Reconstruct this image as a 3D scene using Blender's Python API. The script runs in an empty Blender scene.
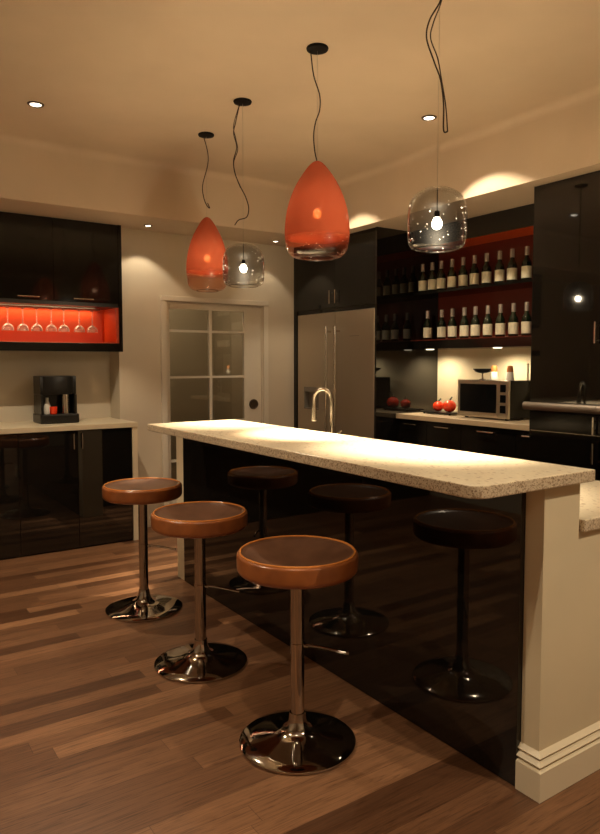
import bpy, bmesh, math, random
from mathutils import Vector, Matrix
random.seed(4)
S = bpy.context.scene
COL = S.collection
PI = math.pi

# ------------------------------------------------------------------ materials
def newmat(name):
    m = bpy.data.materials.new(name); m.use_nodes = True
    nt = m.node_tree
    return m, nt, nt.nodes['Principled BSDF']
def pbr(name, col, rough=.5, metal=0., coat=0., spec=.5, emit=None, es=0., ior=None, trans=0.):
    m, nt, b = newmat(name)
    b.inputs['Base Color'].default_value = (*col, 1)
    b.inputs['Roughness'].default_value = rough
    b.inputs['Metallic'].default_value = metal
    b.inputs['Coat Weight'].default_value = coat
    b.inputs['Coat Roughness'].default_value = .03
    b.inputs['Specular IOR Level'].default_value = spec
    b.inputs['Transmission Weight'].default_value = trans
    if ior: b.inputs['IOR'].default_value = ior
    if emit:
        b.inputs['Emission Color'].default_value = (*emit, 1)
        b.inputs['Emission Strength'].default_value = es
    return m
def N(nt, t, **k):
    n = nt.nodes.new(t)
    for a, v in k.items(): setattr(n, a, v)
    return n
def MATH(nt, op, a, b=None, c=None):
    n = nt.nodes.new('ShaderNodeMath'); n.operation = op
    for i, v in enumerate((a, b, c)):
        if v is None: continue
        if isinstance(v, (int, float)): n.inputs[i].default_value = v
        else: nt.links.new(v, n.inputs[i])
    return n.outputs[0]
def RAMP(nt, fac, stops, interp='LINEAR'):
    r = nt.nodes.new('ShaderNodeValToRGB'); r.color_ramp.interpolation = interp
    e = r.color_ramp.elements
    e[0].position, e[0].color = stops[0][0], (*stops[0][1], 1)
    e[1].position, e[1].color = stops[-1][0], (*stops[-1][1], 1)
    for p, c in stops[1:-1]:
        x = e.new(p); x.color = (*c, 1)
    nt.links.new(fac, r.inputs[0]); return r.outputs[0]

def painted(name, col, rough=.75, var=.04):
    m, nt, b = newmat(name)
    tc = N(nt, 'ShaderNodeTexCoord'); no = N(nt, 'ShaderNodeTexNoise'); no.inputs['Scale'].default_value = 2.5
    no.inputs['Detail'].default_value = 3
    nt.links.new(tc.outputs['Object'], no.inputs['Vector'])
    nt.links.new(RAMP(nt, no.outputs['Fac'], [(.3, tuple(c*(1-var) for c in col)), (.7, tuple(min(1, c*(1+var)) for c in col))]), b.inputs['Base Color'])
    b.inputs['Roughness'].default_value = rough
    n2 = N(nt, 'ShaderNodeTexNoise'); n2.inputs['Scale'].default_value = 260
    nt.links.new(tc.outputs['Object'], n2.inputs['Vector'])
    bp = N(nt, 'ShaderNodeBump'); bp.inputs['Strength'].default_value = .03; bp.inputs['Distance'].default_value = .002
    nt.links.new(n2.outputs['Fac'], bp.inputs['Height']); nt.links.new(bp.outputs[0], b.inputs['Normal'])
    return m

def wood_floor():
    m, nt, b = newmat('walnut_strip_floor')
    tc = N(nt, 'ShaderNodeTexCoord'); sp = N(nt, 'ShaderNodeSeparateXYZ')
    nt.links.new(tc.outputs['Object'], sp.inputs[0])
    X, Y = sp.outputs[0], sp.outputs[1]
    Wd, Ln = .086, 1.05
    ry = MATH(nt, 'DIVIDE', Y, Wd); row = MATH(nt, 'FLOOR', ry)
    wn = N(nt, 'ShaderNodeTexWhiteNoise', noise_dimensions='1D'); nt.links.new(row, wn.inputs['W'])
    rx = MATH(nt, 'ADD', MATH(nt, 'DIVIDE', X, Ln), MATH(nt, 'MULTIPLY', wn.outputs['Value'], 7.3))
    colm = MATH(nt, 'FLOOR', rx)
    idv = N(nt, 'ShaderNodeCombineXYZ'); nt.links.new(row, idv.inputs[0]); nt.links.new(colm, idv.inputs[1])
    w2 = N(nt, 'ShaderNodeTexWhiteNoise', noise_dimensions='3D'); nt.links.new(idv.outputs[0], w2.inputs['Vector'])
    base = RAMP(nt, w2.outputs['Value'], [(0, (.088, .038, .018)), (.15, (.140, .064, .031)), (.5, (.185, .088, .043)), (.8, (.235, .115, .057)), (1, (.37, .19, .095))])
    # grain, stretched along the plank and shifted per plank
    gv = N(nt, 'ShaderNodeCombineXYZ')
    nt.links.new(MATH(nt, 'ADD', MATH(nt, 'MULTIPLY', X, 4.5), MATH(nt, 'MULTIPLY', w2.outputs['Value'], 40)), gv.inputs[0])
    nt.links.new(MATH(nt, 'MULTIPLY', Y, 95), gv.inputs[1])
    nt.links.new(MATH(nt, 'MULTIPLY', w2.outputs['Value'], 17), gv.inputs[2])
    g = N(nt, 'ShaderNodeTexNoise'); g.inputs['Scale'].default_value = 1.0; g.inputs['Detail'].default_value = 6
    g.inputs['Roughness'].default_value = .7; g.inputs['Distortion'].default_value = 1.4
    nt.links.new(gv.outputs[0], g.inputs['Vector'])
    gr = RAMP(nt, g.outputs['Fac'], [(.30, (.30, .26, .24)), (.42, (.76, .73, .70)), (.50, (1.0, 1.0, 1.0)), (.72, (1.30, 1.28, 1.26))])
    mx = N(nt, 'ShaderNodeMix', data_type='RGBA', blend_type='MULTIPLY'); mx.inputs[0].default_value = 1
    nt.links.new(base, mx.inputs[6]); nt.links.new(gr, mx.inputs[7])
    # joints
    fy = MATH(nt, 'FRACT', ry); fx = MATH(nt, 'FRACT', rx)
    jy = MATH(nt, 'LESS_THAN', MATH(nt, 'MINIMUM', fy, MATH(nt, 'SUBTRACT', 1, fy)), .012)
    jx = MATH(nt, 'LESS_THAN', MATH(nt, 'MINIMUM', fx, MATH(nt, 'SUBTRACT', 1, fx)), .0012)
    j = MATH(nt, 'MAXIMUM', jy, jx)
    m2 = N(nt, 'ShaderNodeMix', data_type='RGBA'); nt.links.new(MATH(nt, 'MULTIPLY', j, .6), m2.inputs[0])
    nt.links.new(mx.outputs[2], m2.inputs[6]); m2.inputs[7].default_value = (.05, .02, .01, 1)
    nt.links.new(m2.outputs[2], b.inputs['Base Color'])
    b.inputs['Roughness'].default_value = .38
    b.inputs['Specular IOR Level'].default_value = .4
    bp = N(nt, 'ShaderNodeBump'); bp.inputs['Strength'].default_value = .12; bp.inputs['Distance'].default_value = .001
    nt.links.new(g.outputs['Fac'], bp.inputs['Height']); nt.links.new(bp.outputs[0], b.inputs['Normal'])
    return m

def stone(name, top=(.80, .70, .52), speck=(.30, .17, .09), edgeish=True):
    """cream engineered stone: sparse specks on the face, a dense mosaic on the sawn edge"""
    m, nt, b = newmat(name)
    tc = N(nt, 'ShaderNodeTexCoord')
    v = N(nt, 'ShaderNodeTexVoronoi'); v.inputs['Scale'].default_value = 62
    mp = N(nt, 'ShaderNodeMapping'); mp.inputs['Scale'].default_value = (1, .55, 1)
    nt.links.new(tc.outputs['Object'], mp.inputs[0]); nt.links.new(mp.outputs[0], v.inputs['Vector'])
    no = N(nt, 'ShaderNodeTexNoise'); no.inputs['Scale'].default_value = 5; nt.links.new(tc.outputs['Object'], no.inputs['Vector'])
    thr = MATH(nt, 'MULTIPLY', no.outputs['Fac'], .50)
    dot = MATH(nt, 'LESS_THAN', v.outputs['Distance'], thr)
    s2 = N(nt, 'ShaderNodeSeparateColor'); nt.links.new(v.outputs['Color'], s2.inputs[0])
    keep = MATH(nt, 'GREATER_THAN', s2.outputs[0], .45)
    dot = MATH(nt, 'MULTIPLY', dot, keep)
    n3 = N(nt, 'ShaderNodeTexNoise'); n3.inputs['Scale'].default_value = 90; n3.inputs['Detail'].default_value = 4
    nt.links.new(tc.outputs['Object'], n3.inputs['Vector'])
    face = RAMP(nt, n3.outputs['Fac'], [(.35, tuple(c*.9 for c in top)), (.6, top)])
    m1 = N(nt, 'ShaderNodeMix', data_type='RGBA'); nt.links.new(MATH(nt, 'MULTIPLY', dot, .75), m1.inputs[0])
    nt.links.new(face, m1.inputs[6]); m1.inputs[7].default_value = (*speck, 1)
    out = m1.outputs[2]
    if edgeish:
        v2 = N(nt, 'ShaderNodeTexVoronoi'); v2.inputs['Scale'].default_value = 230
        nt.links.new(tc.outputs['Object'], v2.inputs['Vector'])
        s3 = N(nt, 'ShaderNodeSeparateColor'); nt.links.new(v2.outputs['Color'], s3.inputs[0])
        ed = RAMP(nt, s3.outputs[0], [(0, (.24, .15, .09)), (.25, (.46, .34, .22)), (.5, (.60, .48, .34)), (1, (.68, .56, .40))])
        ge = N(nt, 'ShaderNodeNewGeometry'); sg = N(nt, 'ShaderNodeSeparateXYZ'); nt.links.new(ge.outputs['True Normal'], sg.inputs[0])
        side = MATH(nt, 'LESS_THAN', MATH(nt, 'ABSOLUTE', sg.outputs[2]), .5)
        m2 = N(nt, 'ShaderNodeMix', data_type='RGBA'); nt.links.new(side, m2.inputs[0])
        nt.links.new(out, m2.inputs[6]); nt.links.new(ed, m2.inputs[7]); out = m2.outputs[2]
    nt.links.new(out, b.inputs['Base Color']); b.inputs['Roughness'].default_value = .28
    return m

def brushed(name, col, rough=.3):
    m, nt, b = newmat(name)
    tc = N(nt, 'ShaderNodeTexCoord'); mp = N(nt, 'ShaderNodeMapping'); mp.inputs['Scale'].default_value = (3, 3, 260)
    no = N(nt, 'ShaderNodeTexNoise'); no.inputs['Scale'].default_value = 1
    nt.links.new(tc.outputs['Object'], mp.inputs[0]); nt.links.new(mp.outputs[0], no.inputs['Vector'])
    b.inputs['Base Color'].default_value = (*col, 1); b.inputs['Metallic'].default_value = 1
    nt.links.new(MATH(nt, 'ADD', MATH(nt, 'MULTIPLY', no.outputs['Fac'], .12), rough-.06), b.inputs['Roughness'])
    return m

def leather(name, a, c, rough):
    m, nt, b = newmat(name)
    tc = N(nt, 'ShaderNodeTexCoord'); no = N(nt, 'ShaderNodeTexNoise'); no.inputs['Scale'].default_value = 14
    nt.links.new(tc.outputs['Object'], no.inputs['Vector'])
    nt.links.new(RAMP(nt, no.outputs['Fac'], [(.35, a), (.65, c)]), b.inputs['Base Color'])
    b.inputs['Roughness'].default_value = rough; b.inputs['Coat Weight'].default_value = .35; b.inputs['Coat Roughness'].default_value = .18
    v = N(nt, 'ShaderNodeTexVoronoi'); v.inputs['Scale'].default_value = 420; nt.links.new(tc.outputs['Object'], v.inputs['Vector'])
    bp = N(nt, 'ShaderNodeBump'); bp.inputs['Strength'].default_value = .05; bp.inputs['Distance'].default_value = .001
    nt.links.new(v.outputs['Distance'], bp.inputs['Height']); nt.links.new(bp.outputs[0], b.inputs['Normal'])
    return m

def shade_glass(name, tint, coral=None, zfade=(0, 1), film=.25, veil=.01):
    """thin blown glass: clear walls with a mirror-like sheen, optional frosted coral colour fading out towards the mouth"""
    m, nt, b = newmat(name)
    out = nt.nodes['Material Output']; nt.nodes.remove(b)
    tr = N(nt, 'ShaderNodeBsdfTransparent'); tr.inputs[0].default_value = (*tint, 1)
    gl = N(nt, 'ShaderNodeBsdfGlossy'); gl.inputs['Roughness'].default_value = .03; gl.inputs[0].default_value = (1, 1, 1, 1)
    tcb = N(nt, 'ShaderNodeTexCoord'); vb = N(nt, 'ShaderNodeTexVoronoi'); vb.inputs['Scale'].default_value = 55; nt.links.new(tcb.outputs['Object'], vb.inputs['Vector'])
    bb = N(nt, 'ShaderNodeBump'); bb.inputs['Strength'].default_value = .22; bb.inputs['Distance'].default_value = .004
    nt.links.new(MATH(nt, 'SMOOTH_MIN', vb.outputs['Distance'], .25, .1), bb.inputs['Height']); nt.links.new(bb.outputs[0], gl.inputs['Normal'])
    lw = N(nt, 'ShaderNodeLayerWeight'); lw.inputs[0].default_value = .5
    f = MATH(nt, 'ADD', MATH(nt, 'MULTIPLY', MATH(nt, 'POWER', lw.outputs['Facing'], 3.0), .8), film)
    gv = N(nt, 'ShaderNodeBsdfGlossy'); gv.inputs['Roughness'].default_value = .38; gv.inputs[0].default_value = (.85, .85, .85, 1)
    mv = N(nt, 'ShaderNodeMixShader'); mv.inputs[0].default_value = veil; nt.links.new(tr.outputs[0], mv.inputs[1]); nt.links.new(gv.outputs[0], mv.inputs[2])
    mix = N(nt, 'ShaderNodeMixShader'); nt.links.new(f, mix.inputs[0]); nt.links.new(mv.outputs[0], mix.inputs[1]); nt.links.new(gl.outputs[0], mix.inputs[2])
    res = mix.outputs[0]
    if coral:
        tc = N(nt, 'ShaderNodeTexCoord'); sp = N(nt, 'ShaderNodeSeparateXYZ'); nt.links.new(tc.outputs['Object'], sp.inputs[0])
        mr = N(nt, 'ShaderNodeMapRange', interpolation_type='SMOOTHSTEP'); nt.links.new(sp.outputs[2], mr.inputs[0])
        mr.inputs[1].default_value, mr.inputs[2].default_value = zfade
        mr.inputs[3].default_value, mr.inputs[4].default_value = 0, .94
        df = N(nt, 'ShaderNodeBsdfDiffuse'); df.inputs[0].default_value = (*coral, 1)
        tl = N(nt, 'ShaderNodeBsdfTranslucent'); tl.inputs[0].default_value = (*coral, 1)
        m1 = N(nt, 'ShaderNodeMixShader'); m1.inputs[0].default_value = .35
        nt.links.new(df.outputs[0], m1.inputs[1]); nt.links.new(tl.outputs[0], m1.inputs[2])
        g2 = N(nt, 'ShaderNodeBsdfGlossy'); g2.inputs['Roughness'].default_value = .05
        m3 = N(nt, 'ShaderNodeMixShader'); nt.links.new(MATH(nt, 'ADD', MATH(nt, 'MULTIPLY', MATH(nt, 'POWER', lw.outputs['Facing'], 4), .3), .03), m3.inputs[0])
        nt.links.new(m1.outputs[0], m3.inputs[1]); nt.links.new(g2.outputs[0], m3.inputs[2])
        m2 = N(nt, 'ShaderNodeMixShader'); nt.links.new(mr.outputs[0], m2.inputs[0])
        nt.links.new(res, m2.inputs[1]); nt.links.new(m3.outputs[0], m2.inputs[2]); res = m2.outputs[0]
    nt.links.new(res, out.inputs[0])
    return m

def emis(name, col, s):
    m, nt, b = newmat(name)
    b.inputs['Base Color'].default_value = (0, 0, 0, 1)
    b.inputs['Emission Color'].default_value = (*col, 1); b.inputs['Emission Strength'].default_value = s
    return m

WARM = (1.0, .815, .565)
M_ceil = painted('ceiling_paint', (.64, .52, .39))
M_wall = painted('wall_paint', (.62, .545, .43))
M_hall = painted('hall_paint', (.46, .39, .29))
M_stub = painted('cream_paint', (.72, .61, .42))
M_trim = pbr('cream_gloss_trim', (.80, .70, .52), .4)
M_dpaint = pbr('door_paint', (.68, .62, .52), .45)
M_floor = wood_floor()
M_stone = stone('cream_stone')
M_stone2 = painted('plain_counter', (.70, .60, .43), .3)
M_splash = painted('splash_paint', (.80, .70, .48), .35)
M_oak = painted('pale_counter', (.60, .47, .31), .35)
M_black = pbr('black_gloss_lacquer', (.007, .006, .005), .035, spec=.8)
M_blackd = pbr('black_low_gloss', (.007, .006, .005), .12, spec=.25)
M_blackm = pbr('black_satin', (.012, .011, .010), .35)
M_black2 = pbr('black_plastic', (.012, .011, .010), .3, spec=.35)
M_blackp = pbr('black_lacquer_soft', (.008, .0075, .0065), .07, spec=.35)
M_chrome = pbr('chrome', (.50, .46, .42), .07, 1)
M_steel = brushed('brushed_steel', (.66, .60, .52))
M_fridge = brushed('fridge_steel', (.56, .50, .42), .42)
M_satin = pbr('satin_steel', (.62, .57, .50), .22, 1)
M_rail = brushed('dull_steel', (.30, .26, .22), .5)
M_leather = leather('tan_leather', (.29, .088, .024), (.37, .118, .033), .30)
M_pad = leather('brown_leather', (.105, .046, .025), (.145, .066, .036), .34)
M_pipe = leather('orange_piping', (.58, .20, .045), (.66, .25, .06), .25)
M_coral = shade_glass('coral_glass', (.93, .70, .58), (.46, .110, .052), (1.985, 2.045), film=.002)
M_clear = shade_glass('grey_tinted_glass', (.69, .68, .65), None, film=.0, veil=.004)  # grey tint stands in for grey reflections in the clear glass
M_bead = pbr('glint_bead', (.95, .92, .85), .12, spec=1)
M_cord = pbr('brown_cord', (.030, .014, .008), .6)
M_wire = pbr('steel_wire', (.5, .45, .38), .3, 1)
M_canopy = pbr('black_canopy', (.006, .005, .005), .5, spec=.2)
def bulb_mat(name, col, st):
    m, nt, b = newmat(name); out = nt.nodes['Material Output']; nt.nodes.remove(b)
    tr = N(nt, 'ShaderNodeBsdfTransparent'); em = N(nt, 'ShaderNodeEmission'); em.inputs[0].default_value = (*col, 1); em.inputs[1].default_value = st
    ad = N(nt, 'ShaderNodeAddShader'); nt.links.new(tr.outputs[0], ad.inputs[0]); nt.links.new(em.outputs[0], ad.inputs[1]); nt.links.new(ad.outputs[0], out.inputs[0])
    return m
M_bulb = bulb_mat('bulb_glow', (1, .88, .70), 9)
M_bulb2 = bulb_mat('bulb_glow_amber', (1, .26, .04), 4)
M_lens = emis('downlight_lens', (1, .88, .70), 7)
M_lens2 = emis('shelf_lamp_lens', (1, .86, .60), 1.6)
M_ring = pbr('downlight_ring', (.16, .13, .10), .3, 1)
M_red = pbr('orange_red_lacquer', (.70, .085, .018), .40)
M_redd = pbr('deep_red_lacquer', (.13, .016, .007), .35)
M_led = emis('led_strip', (1, .55, .25), 3)
def stem_mat():
    m, nt, b = newmat('stemware_glass'); out = nt.nodes['Material Output']; nt.nodes.remove(b)
    tr = N(nt, 'ShaderNodeBsdfTransparent'); gl = N(nt, 'ShaderNodeBsdfGlossy'); gl.inputs['Roughness'].default_value = .08
    df = N(nt, 'ShaderNodeBsdfTranslucent'); df.inputs[0].default_value = (1, .97, .93, 1)
    d2 = N(nt, 'ShaderNodeBsdfDiffuse'); d2.inputs[0].default_value = (1, .97, .93, 1)
    m0 = N(nt, 'ShaderNodeMixShader'); nt.links.new(df.outputs[0], m0.inputs[1]); nt.links.new(d2.outputs[0], m0.inputs[2])
    lw = N(nt, 'ShaderNodeLayerWeight'); lw.inputs[0].default_value = .5
    m1 = N(nt, 'ShaderNodeMixShader'); nt.links.new(gl.outputs[0], m1.inputs[1]); nt.links.new(m0.outputs[0], m1.inputs[2])
    m2 = N(nt, 'ShaderNodeMixShader'); nt.links.new(MATH(nt, 'ADD', MATH(nt, 'MULTIPLY', MATH(nt, 'POWER', lw.outputs['Facing'], 1.4), .7), .28), m2.inputs[0])
    nt.links.new(tr.outputs[0], m2.inputs[1]); nt.links.new(m1.outputs[0], m2.inputs[2]); nt.links.new(m2.outputs[0], out.inputs[0]); return m
M_glass = stem_mat()
M_pane = None
M_bot = pbr('dark_green_bottle', (.008, .014, .006), .06, coat=.6)
M_label = pbr('cream_paper', (.72, .66, .50), .7)
M_foil = pbr('grey_foil', (.34, .29, .25), .45, .2)
M_fruit = pbr('orange_red_skin', (.90, .055, .012), .18, coat=.5)
M_leaf = pbr('dark_leaf', (.02, .03, .012), .5)
M_white = pbr('white_ceramic', (.85, .80, .70), .25)
M_wood = pbr('reddish_wood', (.40, .14, .035), .5)
M_knob = pbr('dark_bronze', (.10, .075, .055), .35, .7)
M_dglass = pbr('oven_glass', (.004, .004, .004), .12, spec=.12)
M_grey = pbr('grey_plastic', (.22, .20, .17), .4)

def pane_glass():
    m, nt, b = newmat('door_glass'); out = nt.nodes['Material Output']; nt.nodes.remove(b)
    tr = N(nt, 'ShaderNodeBsdfTransparent'); tr.inputs[0].default_value = (.93, .92, .88, 1)
    gl = N(nt, 'ShaderNodeBsdfGlossy'); gl.inputs['Roughness'].default_value = .02
    fr = N(nt, 'ShaderNodeFresnel'); fr.inputs[0].default_value = 1.5
    mx = N(nt, 'ShaderNodeMixShader'); nt.links.new(MATH(nt, 'MULTIPLY', fr.outputs[0], 1.8), mx.inputs[0])
    nt.links.new(tr.outputs[0], mx.inputs[1]); nt.links.new(gl.outputs[0], mx.inputs[2]); nt.links.new(mx.outputs[0], out.inputs[0])
    return m
M_pane = pane_glass()

# ------------------------------------------------------------------ mesh helpers
def BM(): return bmesh.new()
def box(bm, x0, x1, y0, y1, z0, z1, bev=0., seg=2):
    r = bmesh.ops.create_cube(bm, size=1)
    vs = r['verts']
    bmesh.ops.scale(bm, vec=(x1-x0, y1-y0, z1-z0), verts=vs)
    bmesh.ops.translate(bm, vec=((x0+x1)/2, (y0+y1)/2, (z0+z1)/2), verts=vs)
    if bev > 0:
        es = list({e for v in vs for e in v.link_edges})
        bmesh.ops.bevel(bm, geom=es, offset=bev, segments=seg, profile=.5, affect='EDGES')
    return bm
def lathe(bm, prof, c=(0, 0, 0), n=48, ax='z', closed=False):
    rings = []
    for r, z in prof:
        if r < 1e-6:
            p = {'z': (0, 0, z), 'x': (z, 0, 0), 'y': (0, z, 0)}[ax]
            rings.append([bm.verts.new(Vector(p)+Vector(c))])
        else:
            ring = []
            for i in range(n):
                a = 2*PI*i/n; u, v = r*math.cos(a), r*math.sin(a)
                p = {'z': (u, v, z), 'x': (z, u, v), 'y': (u, z, v)}[ax]
                ring.append(bm.verts.new(Vector(p)+Vector(c)))
            rings.append(ring)
    pairs = list(zip(rings, rings[1:]))
    if closed: pairs.append((rings[-1], rings[0]))
    for A, B in pairs:
        for i in range(n):
            j = (i+1) % n
            if len(A) == 1 and len(B) == 1: continue
            if len(A) == 1: bm.faces.new((A[0], B[j], B[i]))
            elif len(B) == 1: bm.faces.new((A[i], A[j], B[0]))
            else: bm.faces.new((A[i], A[j], B[j], B[i]))
    return bm
def smooth_path(pts, k=8):
    P = [Vector(p) for p in pts]; out = []
    Q = [P[0]*2-P[1]] + P + [P[-1]*2-P[-2]]
    for i in range(1, len(Q)-2):
        for s in range(k):
            t = s/k; a, b, c, d = Q[i-1:i+3]
            out.append(.5*((2*b)+(c-a)*t+(2*a-5*b+4*c-d)*t*t+(3*b-a-3*c+d)*t**3))
    out.append(P[-1]); return out
def tube(bm, pts, r, n=10, cap=True, sm=0):
    P = smooth_path(pts, sm) if sm else [Vector(p) for p in pts]
    rings = []; prev = None
    for i, p in enumerate(P):
        t = (P[min(i+1, len(P)-1)]-P[max(i-1, 0)]).normalized()
        if prev is None:
            u = t.orthogonal().normalized()
        else:
            u = (prev-t*prev.dot(t)).normalized()
        prev = u; w = t.cross(u)
        rings.append([bm.verts.new(p+(u*math.cos(2*PI*k/n)+w*math.sin(2*PI*k/n))*r) for k in range(n)])
    for A, B in zip(rings, rings[1:]):
        for k in range(n): bm.faces.new((A[k], A[(k+1) % n], B[(k+1) % n], B[k]))
    if cap:
        bm.faces.new(list(reversed(rings[0]))); bm.faces.new(rings[-1])
    return bm
def prism(bm, pts, z0, z1):
    a = [bm.verts.new((x, y, z0)) for x, y in pts]; b = [bm.verts.new((x, y, z1)) for x, y in pts]
    n = len(pts); bm.faces.new(a); bm.faces.new(b)
    for i in range(n): bm.faces.new((a[i], a[(i+1) % n], b[(i+1) % n], b[i]))
    return bm
def obj(name, bm, mat, parent=None, origin=None, smooth=True, ang=35):
    bmesh.ops.recalc_face_normals(bm, faces=bm.faces)
    if origin is not None:
        bmesh.ops.translate(bm, vec=-Vector(origin), verts=bm.verts)
    me = bpy.data.meshes.new(name); bm.to_mesh(me); bm.free()
    me.materials.append(mat)
    if smooth:
        for p in me.polygons: p.use_smooth = True
        me.set_sharp_from_angle(angle=math.radians(ang))
    o = bpy.data.objects.new(name, me); COL.objects.link(o)
    if origin is not None: o.location = origin
    if parent is not None:
        o.parent = parent
        if origin is None: o.location = -Vector(parent.location) if parent.type == 'EMPTY' and parent.get('abs') else (0, 0, 0)
    return o
def tag(o, label, cat, group=None):
    o['label'] = label; o['category'] = cat
    if group: o['group'] = group
    return o
def thing(name, label, cat, loc=(0, 0, 0), rz=0, group=None):
    o = bpy.data.objects.new(name, None); COL.objects.link(o)
    o.location = loc; o.rotation_euler = (0, 0, rz); o.empty_display_size = .1
    return tag(o, label, cat, group)
def wthing(name, label, cat, loc, group=None):
    """thing whose parts are modelled in world coordinates"""
    o = thing(name, label, cat, loc, 0, group); W0[o.name] = Vector(loc); return o
W0 = {}
def part(name, bm, mat, parent, **k):
    """part given in world coordinates under a wthing (or under such a part)"""
    off = W0[parent.name]
    bmesh.ops.translate(bm, vec=-off, verts=bm.verts)
    o = obj(name, bm, mat, parent, **k); W0[o.name] = off
    return o
def struct(name, bm, mat, parent=None, **k):
    o = obj(name, bm, mat, parent, **k)
    if parent is None: o['kind'] = 'structure'
    return o
def copy_tree(o, parent=None):
    c = o.copy(); COL.objects.link(c)
    if parent is not None: c.parent = parent
    for ch in list(o.children): copy_tree(ch, c)
    return c
def bx(*a, **k): return box(BM(), *a, **k)

# ------------------------------------------------------------------ key dimensions
HC, HS = 2.93, 2.517           # main ceiling, lowered soffit
WY = 5.5                       # wall with the door
SY = 5.74                      # recessed wall behind the left counter
FX = 3.67                      # front of the tall units
XL, YN, XR = -1.6, -1.6, 4.40  # other walls
BBY, BBX = 4.97, 3.557         # dropped ceiling edges

# ------------------------------------------------------------------ the room
struct('floor', bx(XL, XR+.1, YN, 7.2, -.06, 0), M_floor, smooth=False)
cb = BM()
box(cb, XL-.1, XR+.1, YN-.1, 5.95, HC, HC+.1)
box(cb, XL-.1, XR+.1, BBY, 5.95, HS, HC+.05)
box(cb, BBX, XR+.1, YN-.1, BBY+.01, HS, HC+.05)
struct('ceiling', cb, M_ceil, smooth=False)
# shallow cove between the ceiling and the two dropped faces
def cove(p0, p1, n):
    bm = BM(); R = .055; prof = []
    for i in range(9):
        a = PI/2*i/8
        prof.append((R*(1-math.sin(a)), -R*(1-math.cos(a))))   # distance out from face, drop
    prof.append((0, 0))
    A = [bm.verts.new(Vector(p0)+Vector(n)*d+Vector((0, 0, z))) for d, z in prof]
    B = [bm.verts.new(Vector(p1)+Vector(n)*d+Vector((0, 0, z))) for d, z in prof]
    k = len(prof)
    for i in range(k): bm.faces.new((A[i], A[(i+1) % k], B[(i+1) % k], B[i]))
    return bm
struct('trim_1', cove((XL, BBY, HC), (BBX, BBY, HC), (0, -1, 0)), M_ceil)
struct('trim_2', cove((BBX, YN, HC), (BBX, BBY, HC), (-1, 0, 0)), M_ceil)

# left counter wall, recessed
struct('wall_alcove', bx(XL, 1.935, SY, SY+.1, 0, HS), M_wall, smooth=False)
# door wall with its opening
DX0, DX1, DZ = 2.335, 3.325, 1.935
wb = BM()
box(wb, 1.935, DX0, WY, WY+.25, 0, HS)
box(wb, DX1, XR+.1, WY, WY+.25, 0, HS)
box(wb, DX0, DX1, WY, WY+.25, DZ, HS)
struct('wall_back', wb, M_wall, smooth=False)
struct('wall_right', bx(XR, XR+.1, YN, WY, 0, HS), M_wall, smooth=False)
struct('wall_left', bx(XL-.1, XL, YN, SY, 0, HC), M_wall, smooth=False)
struct('wall_near', bx(XL, XR, YN-.1, YN, 0, HC), M_wall, smooth=False)
# hall seen through the glazed door
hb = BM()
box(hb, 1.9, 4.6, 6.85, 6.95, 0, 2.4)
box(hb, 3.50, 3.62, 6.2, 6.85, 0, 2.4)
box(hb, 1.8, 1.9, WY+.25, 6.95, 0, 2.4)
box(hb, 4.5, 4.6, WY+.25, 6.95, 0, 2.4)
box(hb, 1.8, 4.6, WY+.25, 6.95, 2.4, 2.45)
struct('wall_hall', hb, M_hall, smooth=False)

# door
door = bpy.data.objects.new('door_1', None); COL.objects.link(door); door.location = (2.83, WY, 0); door['kind'] = 'structure'
W0[door.name] = Vector((2.83, WY, 0))
fb = BM()
box(fb, 2.298, 2.347, WY-.03, WY+.02, 0, 1.9395, .004)
box(fb, 3.318, 3.367, WY-.03, WY+.02, 0, 1.9395, .004)
box(fb, 2.298, 3.367, WY-.034, WY+.02, 1.94, 1.985, .004)
box(fb, 2.335, 2.350, WY, WY+.12, 0, 1.94)
box(fb, 3.310, 3.325, WY, WY+.12, 0, 1.94)
box(fb, 2.335, 3.325, WY, WY+.12, 1.925, 1.94)
part('door_frame', fb, M_dpaint, door, smooth=False)
lb = BM()
dy0, dy1 = WY+.015, WY+.055
box(lb, 2.350, 2.392, dy0, dy1, .01, 1.925, .003)
box(lb, 3.130, 3.310, dy0, dy1, .01, 1.925, .003)
box(lb, 2.392, 3.130, dy0, dy1, 1.882, 1.925, .003)
box(lb, 2.392, 3.130, dy0, dy1, .01, .26, .003)
box(lb, 2.772, 2.800, dy0, dy1, .26, 1.882, .003)
for z in (1.69, 1.285, .88, .55):
    box(lb, 2.392, 3.130, dy0+.002, dy1-.002, z-.010, z+.010)
leaf = part('door_leaf', lb, M_dpaint, door, smooth=False)
part('glass_pane', bx(2.392, 3.130, WY+.033, WY+.038, .26, 1.882), M_pane, leaf, smooth=False)
kb = lathe(BM(), [(0, -.006), (.036, -.006), (.040, -.010), (.046, -.010), (.048, 0), (0, 0)], (3.228, dy0, 1.025), 32, 'y')
h = part('door_handle', kb, M_knob, leaf); h['label'] = 'round dark recessed pull on the door stile'

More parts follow.
